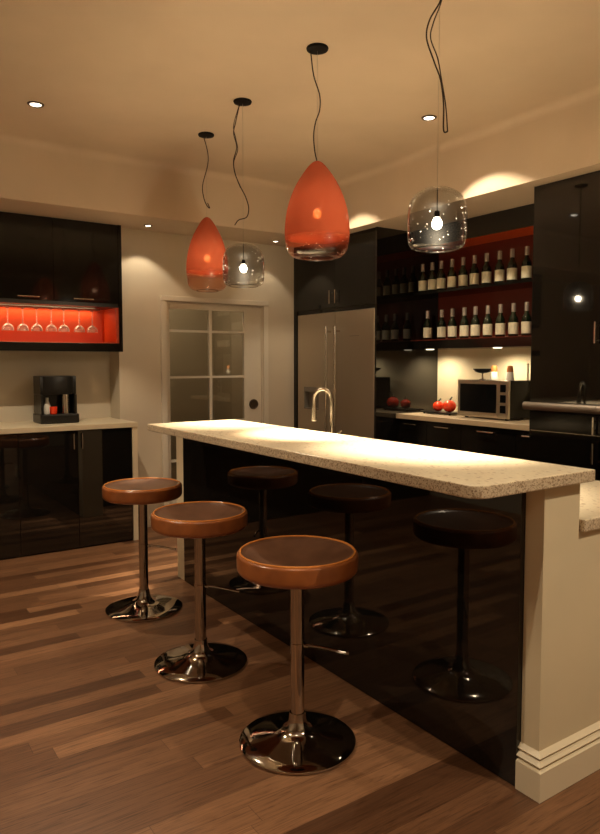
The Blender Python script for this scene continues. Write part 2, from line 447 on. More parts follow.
# ------------------------------------------------------------------ island: pier wall, black side, worktops
pb = BM()
box(pb, 1.828, 2.015, 1.315, 1.385, 0, 1.0155)
box(pb, 2.015, 2.75, 1.315, 1.385, 0, .845)
struct('wall_island', pb, M_stub, smooth=False)
sb = BM()
def wedge(bm, lo, hi, z0, z1):
    # a moulding step: sloping top that runs back to the wall, sharp lower lip
    a = [bm.verts.new(p) for p in ((1.828-lo, 1.315-lo, z0), (2.75, 1.315-lo, z0), (2.75, 1.386, z0), (1.828-lo, 1.386, z0))]
    b = [bm.verts.new(p) for p in ((1.828-hi, 1.315-hi, z1), (2.75, 1.315-hi, z1), (2.75, 1.386, z1), (1.828-hi, 1.386, z1))]
    bm.faces.new(a); bm.faces.new(b)
    for i in range(4): bm.faces.new((a[i], a[(i+1) % 4], b[(i+1) % 4], b[i]))
for z0, z1, lo, hi in ((0, .096, .024, .024), (.096, .101, .024, .014), (.101, .110, .010, .010), (.110, .114, .019, .021), (.114, .127, .021, .008), (.127, .134, .006, .006), (.134, .138, .013, .015), (.138, .152, .015, .001)):
    wedge(sb, lo, hi, z0, z1)
struct('baseboard_island', sb, M_trim, smooth=False)
struct('wall_pier', bx(1.815, 2.0, 3.985, 4.10, 0, 1.0155), M_stub, smooth=False)

isl = wthing('kitchen_island', 'long glossy black island wall whose mirror-like side faces the stools', 'kitchen island', (1.9, 2.7, 0))
part('side_panel', bx(1.808, 1.8275, 1.387, 3.982, .002, 1.0155, .001), M_black, isl, smooth=False)
part('riser_wall', bx(1.8285, 2.013, 1.3865, 3.982, .0, 1.0155), M_blackm, isl, smooth=False)
lc = wthing('base_cabinet', 'low black cabinets carrying the lower stone worktop behind the bar', 'cabinet', (2.4, 2.6, 0))
part('carcass', bx(2.018, 2.70, 1.388, 3.74, .06, .8445), M_blackm, lc, smooth=False)
part('plinth', bx(2.018, 2.66, 1.388, 3.74, 0, .0595), M_black2, lc, smooth=False)
for k in range(4): part('door', bx(2.7005, 2.72, 1.39+k*.587, 1.39+(k+1)*.587-.003, .065, .842, .001), M_blackp, lc, smooth=False)

def rounded(x0, x1, y0, y1, R, which):
    pts = []
    cs = [(x0, y0, PI, 1.5*PI), (x1, y0, 1.5*PI, 2*PI), (x1, y1, 0, PI/2), (x0, y1, PI/2, PI)]
    for i, (cx, cy, a0, a1) in enumerate(cs):
        r = R if i in which else .004
        ox = cx+(r if i in (0, 3) else -r); oy = cy+(r if i < 2 else -r)
        for k in range(9):
            a = a0+(a1-a0)*k/8; pts.append((ox+r*math.cos(a), oy+r*math.sin(a)))
    return pts
def slab(pts, z0, z1, bev=.004):
    bm = prism(BM(), pts, z0, z1)
    bmesh.ops.recalc_face_normals(bm, faces=bm.faces)
    es = [e for e in bm.edges if abs(e.verts[0].co.z-e.verts[1].co.z) < 1e-6 and e.calc_face_angle(0) > 1]
    bmesh.ops.bevel(bm, geom=es, offset=bev, segments=2, profile=.5, affect='EDGES')
    return bm
o = obj('bar_worktop', slab(rounded(1.474, 2.045, 1.280, 3.735, .055, (0,)), 1.016, 1.055), M_stone, origin=(1.77, 2.5, 1.016), smooth=False)
tag(o, 'long cream speckled stone bar top, the raised slab above the stools', 'worktop')
o = obj('lower_worktop', slab(rounded(2.0165, 2.76, 1.295, 3.70, .01, ()), .846, .887), M_stone, origin=(2.4, 2.6, .845), smooth=False)
tag(o, 'lower cream stone worktop of the island behind the raised bar', 'worktop')

# tap on the lower worktop
fx, fy = 2.405, 3.20
tap = wthing('kitchen_tap', 'tall arched steel kitchen tap rising behind the bar in front of the fridge', 'tap', (fx, fy, .887))
tb = BM()
dv = Vector((.55, -.82, 0)).normalized()
path = [Vector((fx, fy, .90)), Vector((fx, fy, 1.0)), Vector((fx, fy, 1.10)), Vector((fx, fy, 1.19))]
cen = Vector((fx, fy, 1.19)) - dv*.055
for i in range(1, 11):
    a = PI*i/10
    path.append(cen+dv*.055*math.cos(a)+Vector((0, 0, .062*math.sin(a))))
path.append(path[-1]+Vector((0, 0, -.03)))
tube(tb, path, .011, 14)
part('spout', tb, M_satin, tap)
e = path[-1]
part('spray_head', lathe(BM(), [(0, .0), (.013, 0), (.015, -.02), (.017, -.095), (.012, -.10), (0, -.10)], tuple(e), 20), M_satin, tap)
part('base_ring', lathe(BM(), [(0, 0), (.028, 0), (.028, .008), (.018, .014), (0, .014)], (fx, fy, .887), 24), M_satin, tap)
part('lever', tube(BM(), [(fx, fy, .97), (fx+.05, fy+.01, .985), (fx+.085, fy+.015, 1.0)], .006, 8), M_satin, tap)

# ------------------------------------------------------------------ bar stools
def make_stool(loc, ang, label):
    t = thing('bar_stool', label, 'bar stool', loc, ang, 'bar stools in front of the island')
    # base: trumpet-shaped chrome disc
    prof = [(0, 0), (.211, 0), (.216, .004), (.2155, .010), (.206, .0155), (.165, .0225), (.125, .0290), (.090, .0355), (.066, .0420), (.050, .0510), (.040, .0650), (.0330, .0860), (.0290, .115), (0, .115)]
    obj('base', lathe(BM(), prof, n=96), M_chrome, t, ang=50)
    obj('pole', lathe(BM(), [(0, .1145), (.0255, .1145), (.0255, .635), (0, .635)], n=40), M_chrome, t)
    cb_ = lathe(BM(), [(.0255, .352), (.0272, .353), (.0272, .378), (.0255, .379)], n=40)
    obj('collar', cb_, M_chrome, t)
    lb_ = BM()
    tube(lb_, [(.026, 0, .366), (.045, 0, .369), (.10, 0, .365), (.160, 0, .357), (.185, 0, .354)], .0052, 10, sm=5)
    lathe(lb_, [(0, 0), (.007, 0), (.0075, .010), (.007, .022), (0, .022)], (.020, 0, .366), 14, 'x')
    lathe(lb_, [(0, 0), (.0065, .001), (.0065, .012), (0, .013)], (.180, 0, .354), 14, 'x')
    obj('height_lever', lb_, M_chrome, t)
    # cushion ring: rounded drum side, dished top
    R = .2215
    drum = [(0, .643), (R-.030, .643)]
    for i in range(9):
        a = -PI/2+PI/2*i/8; drum.append((R-.024+.024*math.cos(a), .667+.024*math.sin(a)))
    for i in range(7):
        a = PI/2*i/6; drum.append((R-.011+.011*math.cos(a), .709+.010*math.sin(a)))
    drum += [(R-.018, .716), (R-.022, .700), (.10, .668), (0, .662)]
    seat = obj('seat', lathe(BM(), drum, n=96), M_leather, t, ang=60)
    obj('piping', lathe(BM(), [(R-.012+.0046*math.cos(2*PI*i/10), .7195+.0046*math.sin(2*PI*i/10)) for i in range(10)], n=96, closed=True), M_pipe, seat)
    pad = [(0, .672)]
    for i in range(1, 16):
        q_ = i/15; pad.append(((R-.016)*q_,   .672+.0465*q_**2.1))
    pad += [(R-.0145, .716), (0, .664)]
    obj('seat_pad', lathe(BM(), pad, n=96), M_pad, t, ang=60)['label'] = 'dark brown dished leather top'
    obj('mounting_plate', lathe(BM(), [(0, .625), (.050, .625), (.080, .6425), (0, .6425)], n=40), M_black2, t)
    return t
s3 = make_stool((1.367, 2.024, 0), math.radians(-47), 'round tan leather bar stool on chrome base, nearest and largest of the three')
for x, y, a, lab in ((1.366, 2.832, -47, 'round tan leather bar stool, the middle one of the row along the island'),
                     (1.410, 3.658, -43, 'round tan leather bar stool, farthest of the row, nearest the left cabinets')):
    c = copy_tree(s3); c.location = (x, y, 0); c.rotation_euler = (0, 0, math.radians(a)); c['label'] = lab

# ------------------------------------------------------------------ pendants
def cordpts(x, y, zt, zb, wob, seed, ph=0):
    r = random.Random(seed); n = 7; P = []
    for i in range(n+1):
        t = i/n; e = math.sin(PI*t)
        P.append((x+wob*e*math.sin(t*5.1+ph)+r.uniform(-.006, .006)*e, y-wob*1.2*e*math.sin(t*5.1+ph)+r.uniform(-.006, .006)*e, zt+(zb-zt)*t))
    return P
def shade_profile(kind, zb, zt, R):
    H = zt-zb; P = []
    if kind == 'cone':
        for f, r in ((0, 0), (0, 0), (0, 0), (.0, .52), (.012, .70), (.035, .82), (.075, .915), (.13, .965), (.20, .992), (.28, 1.0), (.38, .982), (.48, .938), (.58, .862), (.68, .752), (.76, .640), (.83, .515), (.89, .392), (.935, .290), (.965, .208), (.987, .125), (.997, .06)):
            P.append((R*r, zb+H*f))
        P = P[3:]
    else:
        for f, r in ((.0, .70), (.015, .82), (.05, .90), (.11, .955), (.22, .985), (.38, 1.0), (.55, .995), (.68, .965), (.79, .89), (.87, .77), (.93, .60), (.965, .44), (.985, .27), (.998, .10)):
            P.append((R*r, zb+H*f))
    return P
def dense(P, k=3):
    out = [Vector((a, b, 0)) for a, b in P]
    return [(v.x, v.y) for v in smooth_path([tuple(v) for v in out], k)]
# each flex: sideways drift from the lamp's axis, height
CORDS = [
    [[(-.0327, 2.914), (-.018, 2.801), (.0113, 2.706), (.0114, 2.635), (-.008, 2.578), (-.0176, 2.516), (-.0127, 2.444), (-.0015, 2.391)]],
    [[(-.0168, 2.914), (.009, 2.813), (.0083, 2.728), (-.0264, 2.597), (-.0204, 2.518), (-.0007, 2.465), (.0193, 2.445), (.0061, 2.478)]],
    [[(-.0172, 2.914), (-.0411, 2.81), (-.0532, 2.747), (-.0361, 2.667), (-.0541, 2.593), (-.0487, 2.524), (-.0198, 2.449), (.0151, 2.38), (.0324, 2.316), (.0204, 2.264), (-.0268, 2.247), (-.0506, 2.217)],
     [(-.0172, 2.914), (-.0529, 2.793), (-.0417, 2.719), (-.0304, 2.65), (-.0542, 2.575), (-.0372, 2.489), (-.014, 2.432)]],
    [[(.0027, 2.916), (.0036, 2.849), (-.0393, 2.772), (-.0505, 2.702), (-.0214, 2.616), (.0077, 2.538), (.0211, 2.441), (.0224, 2.342), (.0386, 2.336)],
     [(.0027, 2.916), (.0076, 2.849), (-.0232, 2.764), (-.0344, 2.702), (-.0054, 2.624), (.0117, 2.538), (.0291, 2.441), (.0386, 2.336)]]]
PD = [
    # name, canopy xy, zb, zt, R, kind, label, bulb z
    ('coral', (1.980, 2.757), 1.921, 2.392, .160, 'cone', 'large coral orange glass pendant lamp, the bigger and nearer of the two coral ones'),
    ('coral', (2.092, 4.183), 1.894, 2.386, .141, 'cone', 'smaller coral orange glass pendant lamp, leftmost of all the pendants'),
    ('clear', (2.010, 3.545), 1.862, 2.112, .124, 'drum', 'small clear glass pendant lamp overlapping the left coral one'),
    ('clear', (2.040, 2.005), 1.868, 2.116, .121, 'drum', 'clear rounded glass pendant lamp in front of the wine shelves'),
]
for i, (k, (x, y), zb, zt, R, kind, label) in enumerate(PD):
    t = wthing('pendant_lamp', label, 'pendant lamp', (x, y, HC), 'pendant lamps over the bar')
    part('ceiling_canopy', lathe(BM(), [(0, 0), (.052, 0), (.054, -.004), (.051, -.012), (.030, -.016), (0, -.017)], (x, y, HC), 40), M_canopy, t)
    cbm = BM()
    for path_ in CORDS[i]:
        tube(cbm, [(x+.827*d_, y-.5626*d_, z_) for d_, z_ in path_], .0031 if path_ is CORDS[i][0] else .0024, 8, sm=6)
    part('cord', cbm, M_cord, t)
    part('suspension_wire', tube(BM(), [(x, y, HC-.012), (x, y, zt-.004)], .0010, 6), M_wire, t)
    P = dense(shade_profile(kind, zb, zt, R))
    sm_ = BM(); lathe(sm_, [(a, b) for a, b in P], (x, y, 0), 64)
    # rolled lip
    r0, z0 = P[0]
    tor = [(r0+.0028*math.cos(2*PI*q/8), z0+.0028*math.sin(2*PI*q/8)) for q in range(8)]
    sh = part('glass_shade', sm_, M_coral if k == 'coral' else M_clear, t, ang=180)
    # keep the shade's own coordinates in metres above the floor for the colour fade
    d = sh.matrix_local.translation.copy()
    for v in sh.data.vertices: v.co += W0[t.name]
    sh.location = -W0[t.name]
    rb_ = random.Random(20+i); beads = BM()
    for q_ in range(46):
        hh = zb+(zt-zb)*(rb_.uniform(.05, .42) if kind == 'cone' else rb_.uniform(.06, .75))
        rr_ = min((abs(z_-hh), r_) for r_, z_ in P)[1]-.004
        an = rb_.uniform(0, 2*PI)
        bmesh.ops.create_icosphere(beads, subdivisions=1, radius=rb_.uniform(.0013, .0030), matrix=Matrix.Translation((x+rr_*math.cos(an), y+rr_*math.sin(an), hh)))
    bo = part('glint_beads', beads, M_bead, t); bo['kind'] = 'stuff'  # pale beads added to stand in for sparkle on the glass
    part('lip', lathe(BM(), tor, (x, y, 0), 64, closed=True), M_clear, t)
    zbulb = zb+(.215 if kind == 'cone' else .100)
    sk = BM(); lathe(sk, [(0, zt-.001), (.0018, zt-.001), (.0018, zbulb+.055), (.010, zbulb+.052), (.012, zbulb+.028), (0, zbulb+.028)] if kind == 'drum' else [(0, zt-.012), (.0018, zt-.012), (.0018, zbulb+.09), (.014, zbulb+.085), (.016, zbulb+.03), (0, zbulb+.03)], (x, y, 0), 24)
    part('socket', sk, M_canopy if kind == 'drum' else M_redd, t)
    part('bulb', lathe(BM(), [(0, zbulb-.022), (.010, zbulb-.020), (.018, zbulb-.012), (.0215, zbulb), (.019, zbulb+.012), (.011, zbulb+.025), (0, zbulb+.027)], (x, y, 0), 20), M_bulb if kind == 'drum' else M_bulb2, t)

# ------------------------------------------------------------------ recessed downlights
LAMPS = [((1.025, 4.273, HC), 'recessed ceiling downlight on the left of the main ceiling'),
         ((3.10, 3.125, HC), 'recessed ceiling downlight beside the hanging cord, above the wine shelves'),
         ((2.117, 5.285, HS), 'small recessed downlight in the soffit left of the door'),
         ((3.342, 5.300, HS), 'small recessed downlight in the soffit right of the door'),
         ((3.125, 4.340, HC), 'recessed ceiling downlight near the ceiling edge above the fridge cabinet')]
proto = None
for (x, y, z), lab in LAMPS:
    if proto is None:
        t = thing('recessed_downlight', lab, 'ceiling light', (x, y, z), 0, 'recessed downlights')
        obj('trim_ring', lathe(BM(), [(.030, -.001), (.034, -.007), (.046, -.005), (.048, .0), (.030, 0)], n=40, closed=True), M_ring, t)
        obj('lens', lathe(BM(), [(0, -.0035), (.0305, -.0035), (.0305, .0), (0, 0)], n=32), M_lens, t)
        proto = t
    else:
        c = copy_tree(proto); c.location = (x, y, z); c['label'] = lab
        if z == HS: c.scale = (.72, .72, 1)

# ------------------------------------------------------------------ left base cabinets + counter
bc = wthing('base_cabinet', 'glossy black base cabinets along the left wall under the coffee machine', 'cabinet', (1.0, 5.44, 0))
part('carcass', bx(-1.58, 1.902, 5.162, 5.73, .0, .904), M_blackm, bc, smooth=False)
part('end_panel', bx(1.904, 1.946, 5.138, 5.495, 0, .904, .001), M_trim, bc, smooth=False)
ed = [-.63, -.21, .213, .635, 1.057, 1.479, 1.902]
for i in range(6):
    d = part('door', bx(ed[i]+.0015, ed[i+1]-.0015, 5.142, 5.1615, .012, .900, .001), M_black, bc, smooth=False)
    hx = ed[i+1]-.032 if i % 2 == 0 else ed[i]+.032
    hb_ = BM(); tube(hb_, [(hx, 5.120, .765), (hx, 5.120, .880)], .0055, 10); 
    for z in (.785, .86): tube(hb_, [(hx, 5.120, z), (hx, 5.143, z)], .004, 8)
    part('handle', hb_, M_satin, d)
o = obj('left_countertop', slab([(-1.58, 5.130), (1.947, 5.130), (1.947, 5.497), (1.933, 5.497), (1.933, 5.738), (-1.58, 5.738)], .905, .943, .002), M_stone2, origin=(1, 5.4, .905), smooth=False)
tag(o, 'plain cream countertop on the left black cabinets', 'worktop')

# wall cabinet with lit glass niche
uc = wthing('wall_cabinet', 'black glossy wall cabinet with an orange lit niche for stemware', 'cabinet', (1.2, 5.55, 1.5))
UY, UX0, UX1 = 5.395, .0, 1.928
part('carcass', bx(UX0, UX1, UY+.0205, 5.735, 1.868, HS-.002), M_blackm, uc, smooth=False)
spl = [0.0, .4655, .931, 1.396, 1.902]
for i in range(4):
    d = part('door', bx(spl[i]+.0015, spl[i+1]-.0015, UY, UY+.02, 1.885, HS-.004, .001), M_blackp, uc, smooth=False)
    c_ = {0: .25, 1: .70, 2: 1.205, 3: 1.615}[i]
    hb_ = BM(); tube(hb_, [(c_-.078, UY-.020, 1.908), (c_+.078, UY-.020, 1.908)], .005, 10)
    for dx in (-.06, .06): tube(hb_, [(c_+dx, UY-.020, 1.908), (c_+dx, UY+.001, 1.908)], .004, 8)
    part('handle', hb_, M_satin, d)
part('side_panel', bx(1.904, 1.932, UY-.001, 5.735, 1.50, HS-.002, .001), M_blackp, uc, smooth=False)
part('bottom_box', bx(UX0, 1.9035, UY, 5.735, 1.50, 1.566, .001), M_blackp, uc, smooth=False)
nb = BM()
box(nb, UX0, 1.9, 5.715, 5.734, 1.568, 1.866)
box(nb, 1.885, 1.9035, UY+.012, 5.714, 1.568, 1.866)
box(nb, UX0, 1.884, UY+.012, 5.714, 1.567, 1.575)
part('niche_lining', nb, M_red, uc, smooth=False)
part('top_rail', bx(UX0, 1.9035, UY+.006, 5.714, 1.855, 1.867), M_blackm, uc, smooth=False)
part('led_strip', bx(.05, 1.80, 5.690, 5.700, 1.846, 1.854), M_led, uc, smooth=False)

# stemware hanging upside down
GZ = 1.838
rk = obj('glass_rack', bx(.9, 1.80, 5.545, 5.655, 1.8385, 1.8485, .002), M_redd, origin=(1.3, 5.6, 1.84), smooth=False)
tag(rk, 'dark rail under the niche top from which the stemware hangs', 'rack')
def glass_profile():
    return [(0, 0), (.026, 0), (.028, -.002), (.012, -.006), (.0055, -.013), (.0045, -.05), (.0045, -.115), (.008, -.122),
            (.024, -.131), (.037, -.144), (.043, -.160), (.0435, -.178), (.0425, -.178), (.041, -.161), (.035, -.146), (.022, -.134), (0, -.128)]
gx = [1.099, 1.208, 1.312, 1.423, 1.52, 1.643, 1.749]
w = ['first', 'second', 'third', 'middle', 'fifth', 'sixth', 'last']
g0 = None
for i, x in enumerate(gx):
    lab = ['leftmost clear stem glass hanging upside down in the orange niche', 'second hanging stem glass from the left in the orange niche',
           'third hanging stem glass from the left in the orange niche', 'hanging stem glass at the middle of the seven in the orange niche',
           'third hanging stem glass from the right in the orange niche', 'second hanging stem glass from the right in the orange niche',
           'rightmost clear stem glass hanging upside down in the orange niche'][i]
    if g0 is None:
        g0 = obj('stem_glass', lathe(BM(), [(r*1.0, z) for r, z in glass_profile()], n=28), M_glass, ang=60); o = g0
    else:
        o = g0.copy(); COL.objects.link(o)
    o.location = (x, 5.60, GZ); tag(o, lab, 'glass', 'stem glasses hanging in the lit niche')

# coffee machine
cm = wthing('coffee_machine', 'black coffee machine on the left countertop', 'coffee machine', (1.41, 5.47, .943))
b_ = BM(); box(b_, 1.265, 1.555, 5.345, 5.60, .945, 1.015, .008, 3); part('drip_base', b_, M_black2, cm, smooth=False)
part('rear_body', bx(1.275, 1.545, 5.50, 5.60, 1.0155, 1.165, .004), M_black2, cm, smooth=False)
part('side_cheek', bx(1.275, 1.292, 5.37, 5.4995, 1.0155, 1.165, .002), M_black2, cm, smooth=False)
part('side_cheek', bx(1.528, 1.545, 5.37, 5.4995, 1.0155, 1.165, .002), M_black2, cm, smooth=False)
hd = []
for i in range(13):
    a = PI*i/12
    hd.append((1.41+.115*math.cos(PI-a), 5.385-.028*math.sin(a)))
hp = [(1.275, 5.60), (1.275, 5.385)]+hd+[(1.545, 5.385), (1.545, 5.60)]
part('brew_head', slab(hp, 1.166, 1.308, .004), M_black2, cm, ang=30)
part('filter_cylinder', lathe(BM(), [(0, 1.0155), (.034, 1.0155), (.034, 1.165), (0, 1.165)], (1.475, 5.43, 0), 28), M_satin, cm)
o = obj('cup', lathe(BM(), [(0, 0), (.024, 0), (.026, .006), (.028, .050), (.027, .055), (.024, .052), (.022, .008), (0, .008)], n=24), M_fruit)
o.location = (1.372, 5.395, 1.0155); tag(o, 'small orange-red cup standing on the coffee machine tray', 'cup')
o = obj('milk_bottle', lathe(BM(), [(0, 0), (.024, 0), (.026, .01), (.025, .06), (.018, .085), (.012, .10), (.013, .125), (0, .127)], n=24), M_white)
o.location = (1.335, 5.435, 1.0155); tag(o, 'small white bottle standing in the coffee machine behind the red cup', 'bottle')

# ------------------------------------------------------------------ fridge housing and fridge
fh = wthing('fridge_housing', 'tall black cabinet surround with two doors above the fridge', 'cabinet', (3.95, 4.88, 0))
part('side_panel', bx(FX, 4.395, 5.440, 5.495, 0, HS-.002, .001), M_blackp, fh, smooth=False)
part('side_panel', bx(FX, 4.395, 4.275, 4.297, 0, HS-.002, .001), M_black, fh, smooth=False)
part('carcass', bx(FX+.022, 4.395, 4.2975, 5.4395, 1.90, HS-.002), M_blackm, fh, smooth=False)
part('filler_rail', bx(FX+.01, FX+.03, 4.2975, 5.4395, 1.868, 1.899), M_blackp, fh, smooth=False)
for (a, b, hy) in ((4.2985, 4.843, 4.843-.035), (4.845, 5.4385, 4.845+.045)):
    d = part('door', bx(FX, FX+.0215, a, b, 1.902, HS-.004, .001), M_blackp, fh, smooth=False)
    hb_ = BM(); tube(hb_, [(FX-.025, hy, 1.935), (FX-.025, hy, 2.055)], .006, 10)
    for z in (1.955, 2.035): tube(hb_, [(FX-.025, hy, z), (FX+.001, hy, z)], .0045, 8)
    part('handle', hb_, M_satin, d)

fr = wthing('fridge', 'steel side-by-side fridge with a water dispenser in the left door', 'fridge', (3.95, 4.87, 0))
part('body', bx(FX+.055, 4.36, 4.302, 5.436, .02, 1.855), M_grey, fr, smooth=False)
part('plinth', bx(FX+.04, FX+.10, 4.31, 5.43, 0, .09), M_black2, fr, smooth=False)
RD = part('door', bx(FX+.004, FX+.054, 4.304, 4.838, .095, 1.862, .006, 3), M_fridge, fr, smooth=False)
# left door with a real recess for the dispenser
lb = BM(); y0, y1, z0, z1 = 4.844, 5.428, .095, 1.862; a0, a1, c0, c1 = 5.085, 5.325, .975, 1.185
box(lb, FX+.004, FX+.054, y0, a0, z0, z1); box(lb, FX+.004, FX+.054, a1, y1, z0, z1)
box(lb, FX+.004, FX+.054, a0, a1, z0, c0); box(lb, FX+.004, FX+.054, a0, a1, c1, z1)
LD = part('door', lb, M_fridge, fr, smooth=False)
db = BM()
box(db, FX+.046, FX+.054, a0+.001, a1-.001, c0+.001, c1-.001)
box(db, FX+.002, FX+.046, a0+.001, a0+.010, c0+.001, c1-.001); box(db, FX+.002, FX+.046, a1-.010, a1-.001, c0+.001, c1-.001)
box(db, FX+.002, FX+.046, a0+.010, a1-.010, c1-.045, c1-.001); box(db, FX+.002, FX+.046, a0+.010, a1-.010, c0+.001, c0+.012)
ds = part('water_dispenser', db, M_grey, LD, smooth=False); ds['label'] = 'dark grey recessed water dispenser'
part('dispenser_paddle', bx(FX+.025, FX+.040, 5.17, 5.24, 1.03, 1.12, .004), M_black2, ds, smooth=False) if False else None
for hy, pr in ((4.905, LD), (4.775, RD)):
    hb_ = BM(); tube(hb_, [(FX-.048, hy, .55), (FX-.048, hy, 1.735)], .012, 14)
    for z in (.60, 1.69): tube(hb_, [(FX-.048, hy, z), (FX+.006, hy, z)], .010, 10)
    part('handle', hb_, M_satin, pr)
part('badge', bx(FX+.001, FX+.0045, 4.50, 4.63, 1.640, 1.644), M_grey, RD, smooth=False)

# ------------------------------------------------------------------ back run: base cabinets, counter, splashback, wine shelves
NY0, NY1 = 2.770, 4.274
rc = wthing('base_cabinet', 'glossy black base cabinets under the microwave counter', 'cabinet', (4.15, 3.5, 0))
part('carcass', bx(3.932, 4.395, NY0, NY1, 0, .943), M_blackm, rc, smooth=False)
ys = [NY0, 3.063, 3.566, 3.93, NY1]
for a, b in zip(ys, ys[1:]):
    d = part('drawer_front', bx(3.912, 3.9315, a+.0015, b-.0015, .012, .940, .001), M_blackd, rc, smooth=False)
    m_ = (a+b)/2; hb_ = BM()
    tube(hb_, [(3.888, m_-.075, .905), (3.888, m_+.075, .905)], .0055, 10)
    for dy in (-.055, .055): tube(hb_, [(3.888, m_+dy, .905), (3.913, m_+dy, .905)], .004, 8)
    part('handle', hb_, M_satin, d)
o = obj('back_countertop', slab([(3.892, NY0), (4.378, NY0), (4.378, NY1), (3.892, NY1)], .944, .982, .002), M_oak, origin=(4.1, 3.5, .944), smooth=False)
tag(o, 'beige countertop under the microwave along the back wall', 'worktop')
o = obj('splashback', bx(4.380, 4.398, NY0, NY1, .944, 1.62), M_splash, origin=(4.39, 3.5, .95), smooth=False)
tag(o, 'lit cream splashback panel behind the microwave', 'splashback')

wsx = 4.05
ws = wthing('wine_shelf_unit', 'black and dark red open shelving holding two rows of wine bottles', 'shelving', (4.2, 3.5, 1.53))
part('back_panel', bx(4.378, 4.398, NY0, NY1, 1.621, HS-.003), M_redd, ws, smooth=False)
sh1 = part('shelf', bx(wsx, 4.377, NY0, NY1, 1.525, 1.595, .001), M_blackd, ws, smooth=False)
part('shelf', bx(wsx+.005, 4.377, NY0, NY1, 1.978, 1.998, .001), M_blackd, ws, smooth=False)
part('shelf_lining', bx(wsx+.001, 4.377, NY0, NY1, 1.5955, 1.601), M_redd, ws, smooth=False)
part('fascia', bx(wsx-.005, wsx+.015, NY0, NY1, 2.365, HS-.003), M_blackm, ws, smooth=False)
part('niche_top', bx(wsx+.0155, 4.377, NY0, NY1, 2.375, 2.39), M_red, ws, smooth=False)  # brighter red than the back panel, painting in light on the underside
for yy in (4.14, 3.43):
    part('under_shelf_lamp', lathe(BM(), [(0, 1.519), (.030, 1.519), (.036, 1.5245), (0, 1.5245)], (4.15, yy, 0), 28), M_lens2, ws)

# bottles
bt = thing('wine_bottle', '', 'bottle', (0, 0, 0), 0, 'wine bottles')
H = .245; k = H/.30
bp_ = [(0, 0), (.035, 0), (.0375, .004), (.0375, .150), (.034, .170), (.023, .190), (.0165, .206), (.0145, .262), (0, .262)]
obj('glass_body', lathe(BM(), [(r*.94, z*k) for r, z in bp_], n=24), M_bot, bt, ang=50)
obj('paper_label', lathe(BM(), [(.0356, .024*k), (.0362, .0245*k), (.0362, .126*k), (.0356, .1265*k)], n=24), M_label, bt)
obj('foil_cap', lathe(BM(), [(.0150, .222*k), (.0160, .223*k), (.0160, .300*k), (0, .300*k)], n=18), M_foil, bt)
low = [4.151, 3.99, 3.873, 3.746, 3.633, 3.511, 3.391, 3.272, 3.157]
upp = [4.215, 4.105, 4.003, 3.885, 3.767, 3.651, 3.531, 3.407, 3.293, 3.165]
def ordlab(i, n, row):
    L = {0: 'leftmost wine bottle', 1: 'second wine bottle from the left', 2: 'third wine bottle from the left', 3: 'fourth wine bottle from the left', 4: 'fifth wine bottle from the left'}
    Rr = {0: 'rightmost wine bottle', 1: 'second wine bottle from the right', 2: 'third wine bottle from the right', 3: 'fourth wine bottle from the right', 4: 'fifth wine bottle from the right'}
    return (L[i] if i <= (n-1)//2 else Rr[n-1-i])+' on the '+row+' shelf'
first = True
for row, ysl, z in (('lower', low, 1.6012), ('upper', upp, 1.9982)):
    for i, y in enumerate(ysl):
        if first: c = bt; first = False
        else: c = copy_tree(bt)
        c.location = (4.13, y, z); c.rotation_euler = (0, 0, random.uniform(0, 6)); c['label'] = ordlab(i, len(ysl), row); c['group'] = 'wine bottles on the %s shelf' % row

# microwave
mw = wthing('microwave', 'steel-fronted microwave oven on the back counter', 'microwave', (4.2, 3.5, .982))
mx0, my0, my1, mz0, mz1 = 4.05, 3.240, 3.730, .995, 1.278
part('body', bx(mx0+.022, 4.315, my0, my1, mz0, mz1, .003), M_blackd, mw, smooth=False)
fb = BM(); ysp = my0+.098
# front frame around window (window on the left = far y)
wy0, wy1, wz0, wz1 = ysp+.012, my1-.022, mz0+.038, mz1-.030
box(fb, mx0, mx0+.021, ysp, wy0, mz0, mz1); box(fb, mx0, mx0+.021, wy1, my1, mz0, mz1)
box(fb, mx0, mx0+.021, wy0, wy1, mz0, wz0); box(fb, mx0, mx0+.021, wy0, wy1, wz1, mz1)
dr = part('door', fb, M_steel, mw, smooth=False)
part('door_window', bx(mx0+.002, mx0+.018, wy0, wy1, wz0, wz1), M_dglass, dr, smooth=False)
cp = part('control_panel', bx(mx0-.001, mx0+.021, my0, ysp-.002, mz0, mz1, .002), M_steel, mw, smooth=False)
for z in (mz0+.225, mz0+.148, mz0+.070):
    part('button_panel', bx(mx0-.004, mx0-.001, my0+.024, my0+.074, z-.028, z+.028, .001), M_dglass, cp, smooth=False)
fb = BM()
for yy in (my0+.05, my1-.05):
    for xx in (mx0+.05, 4.27): lathe(fb, [(0, .982), (.014, .982), (.016, .9945), (0, .9945)], (xx, yy, 0), 16)
part('feet', fb, M_black2, mw)

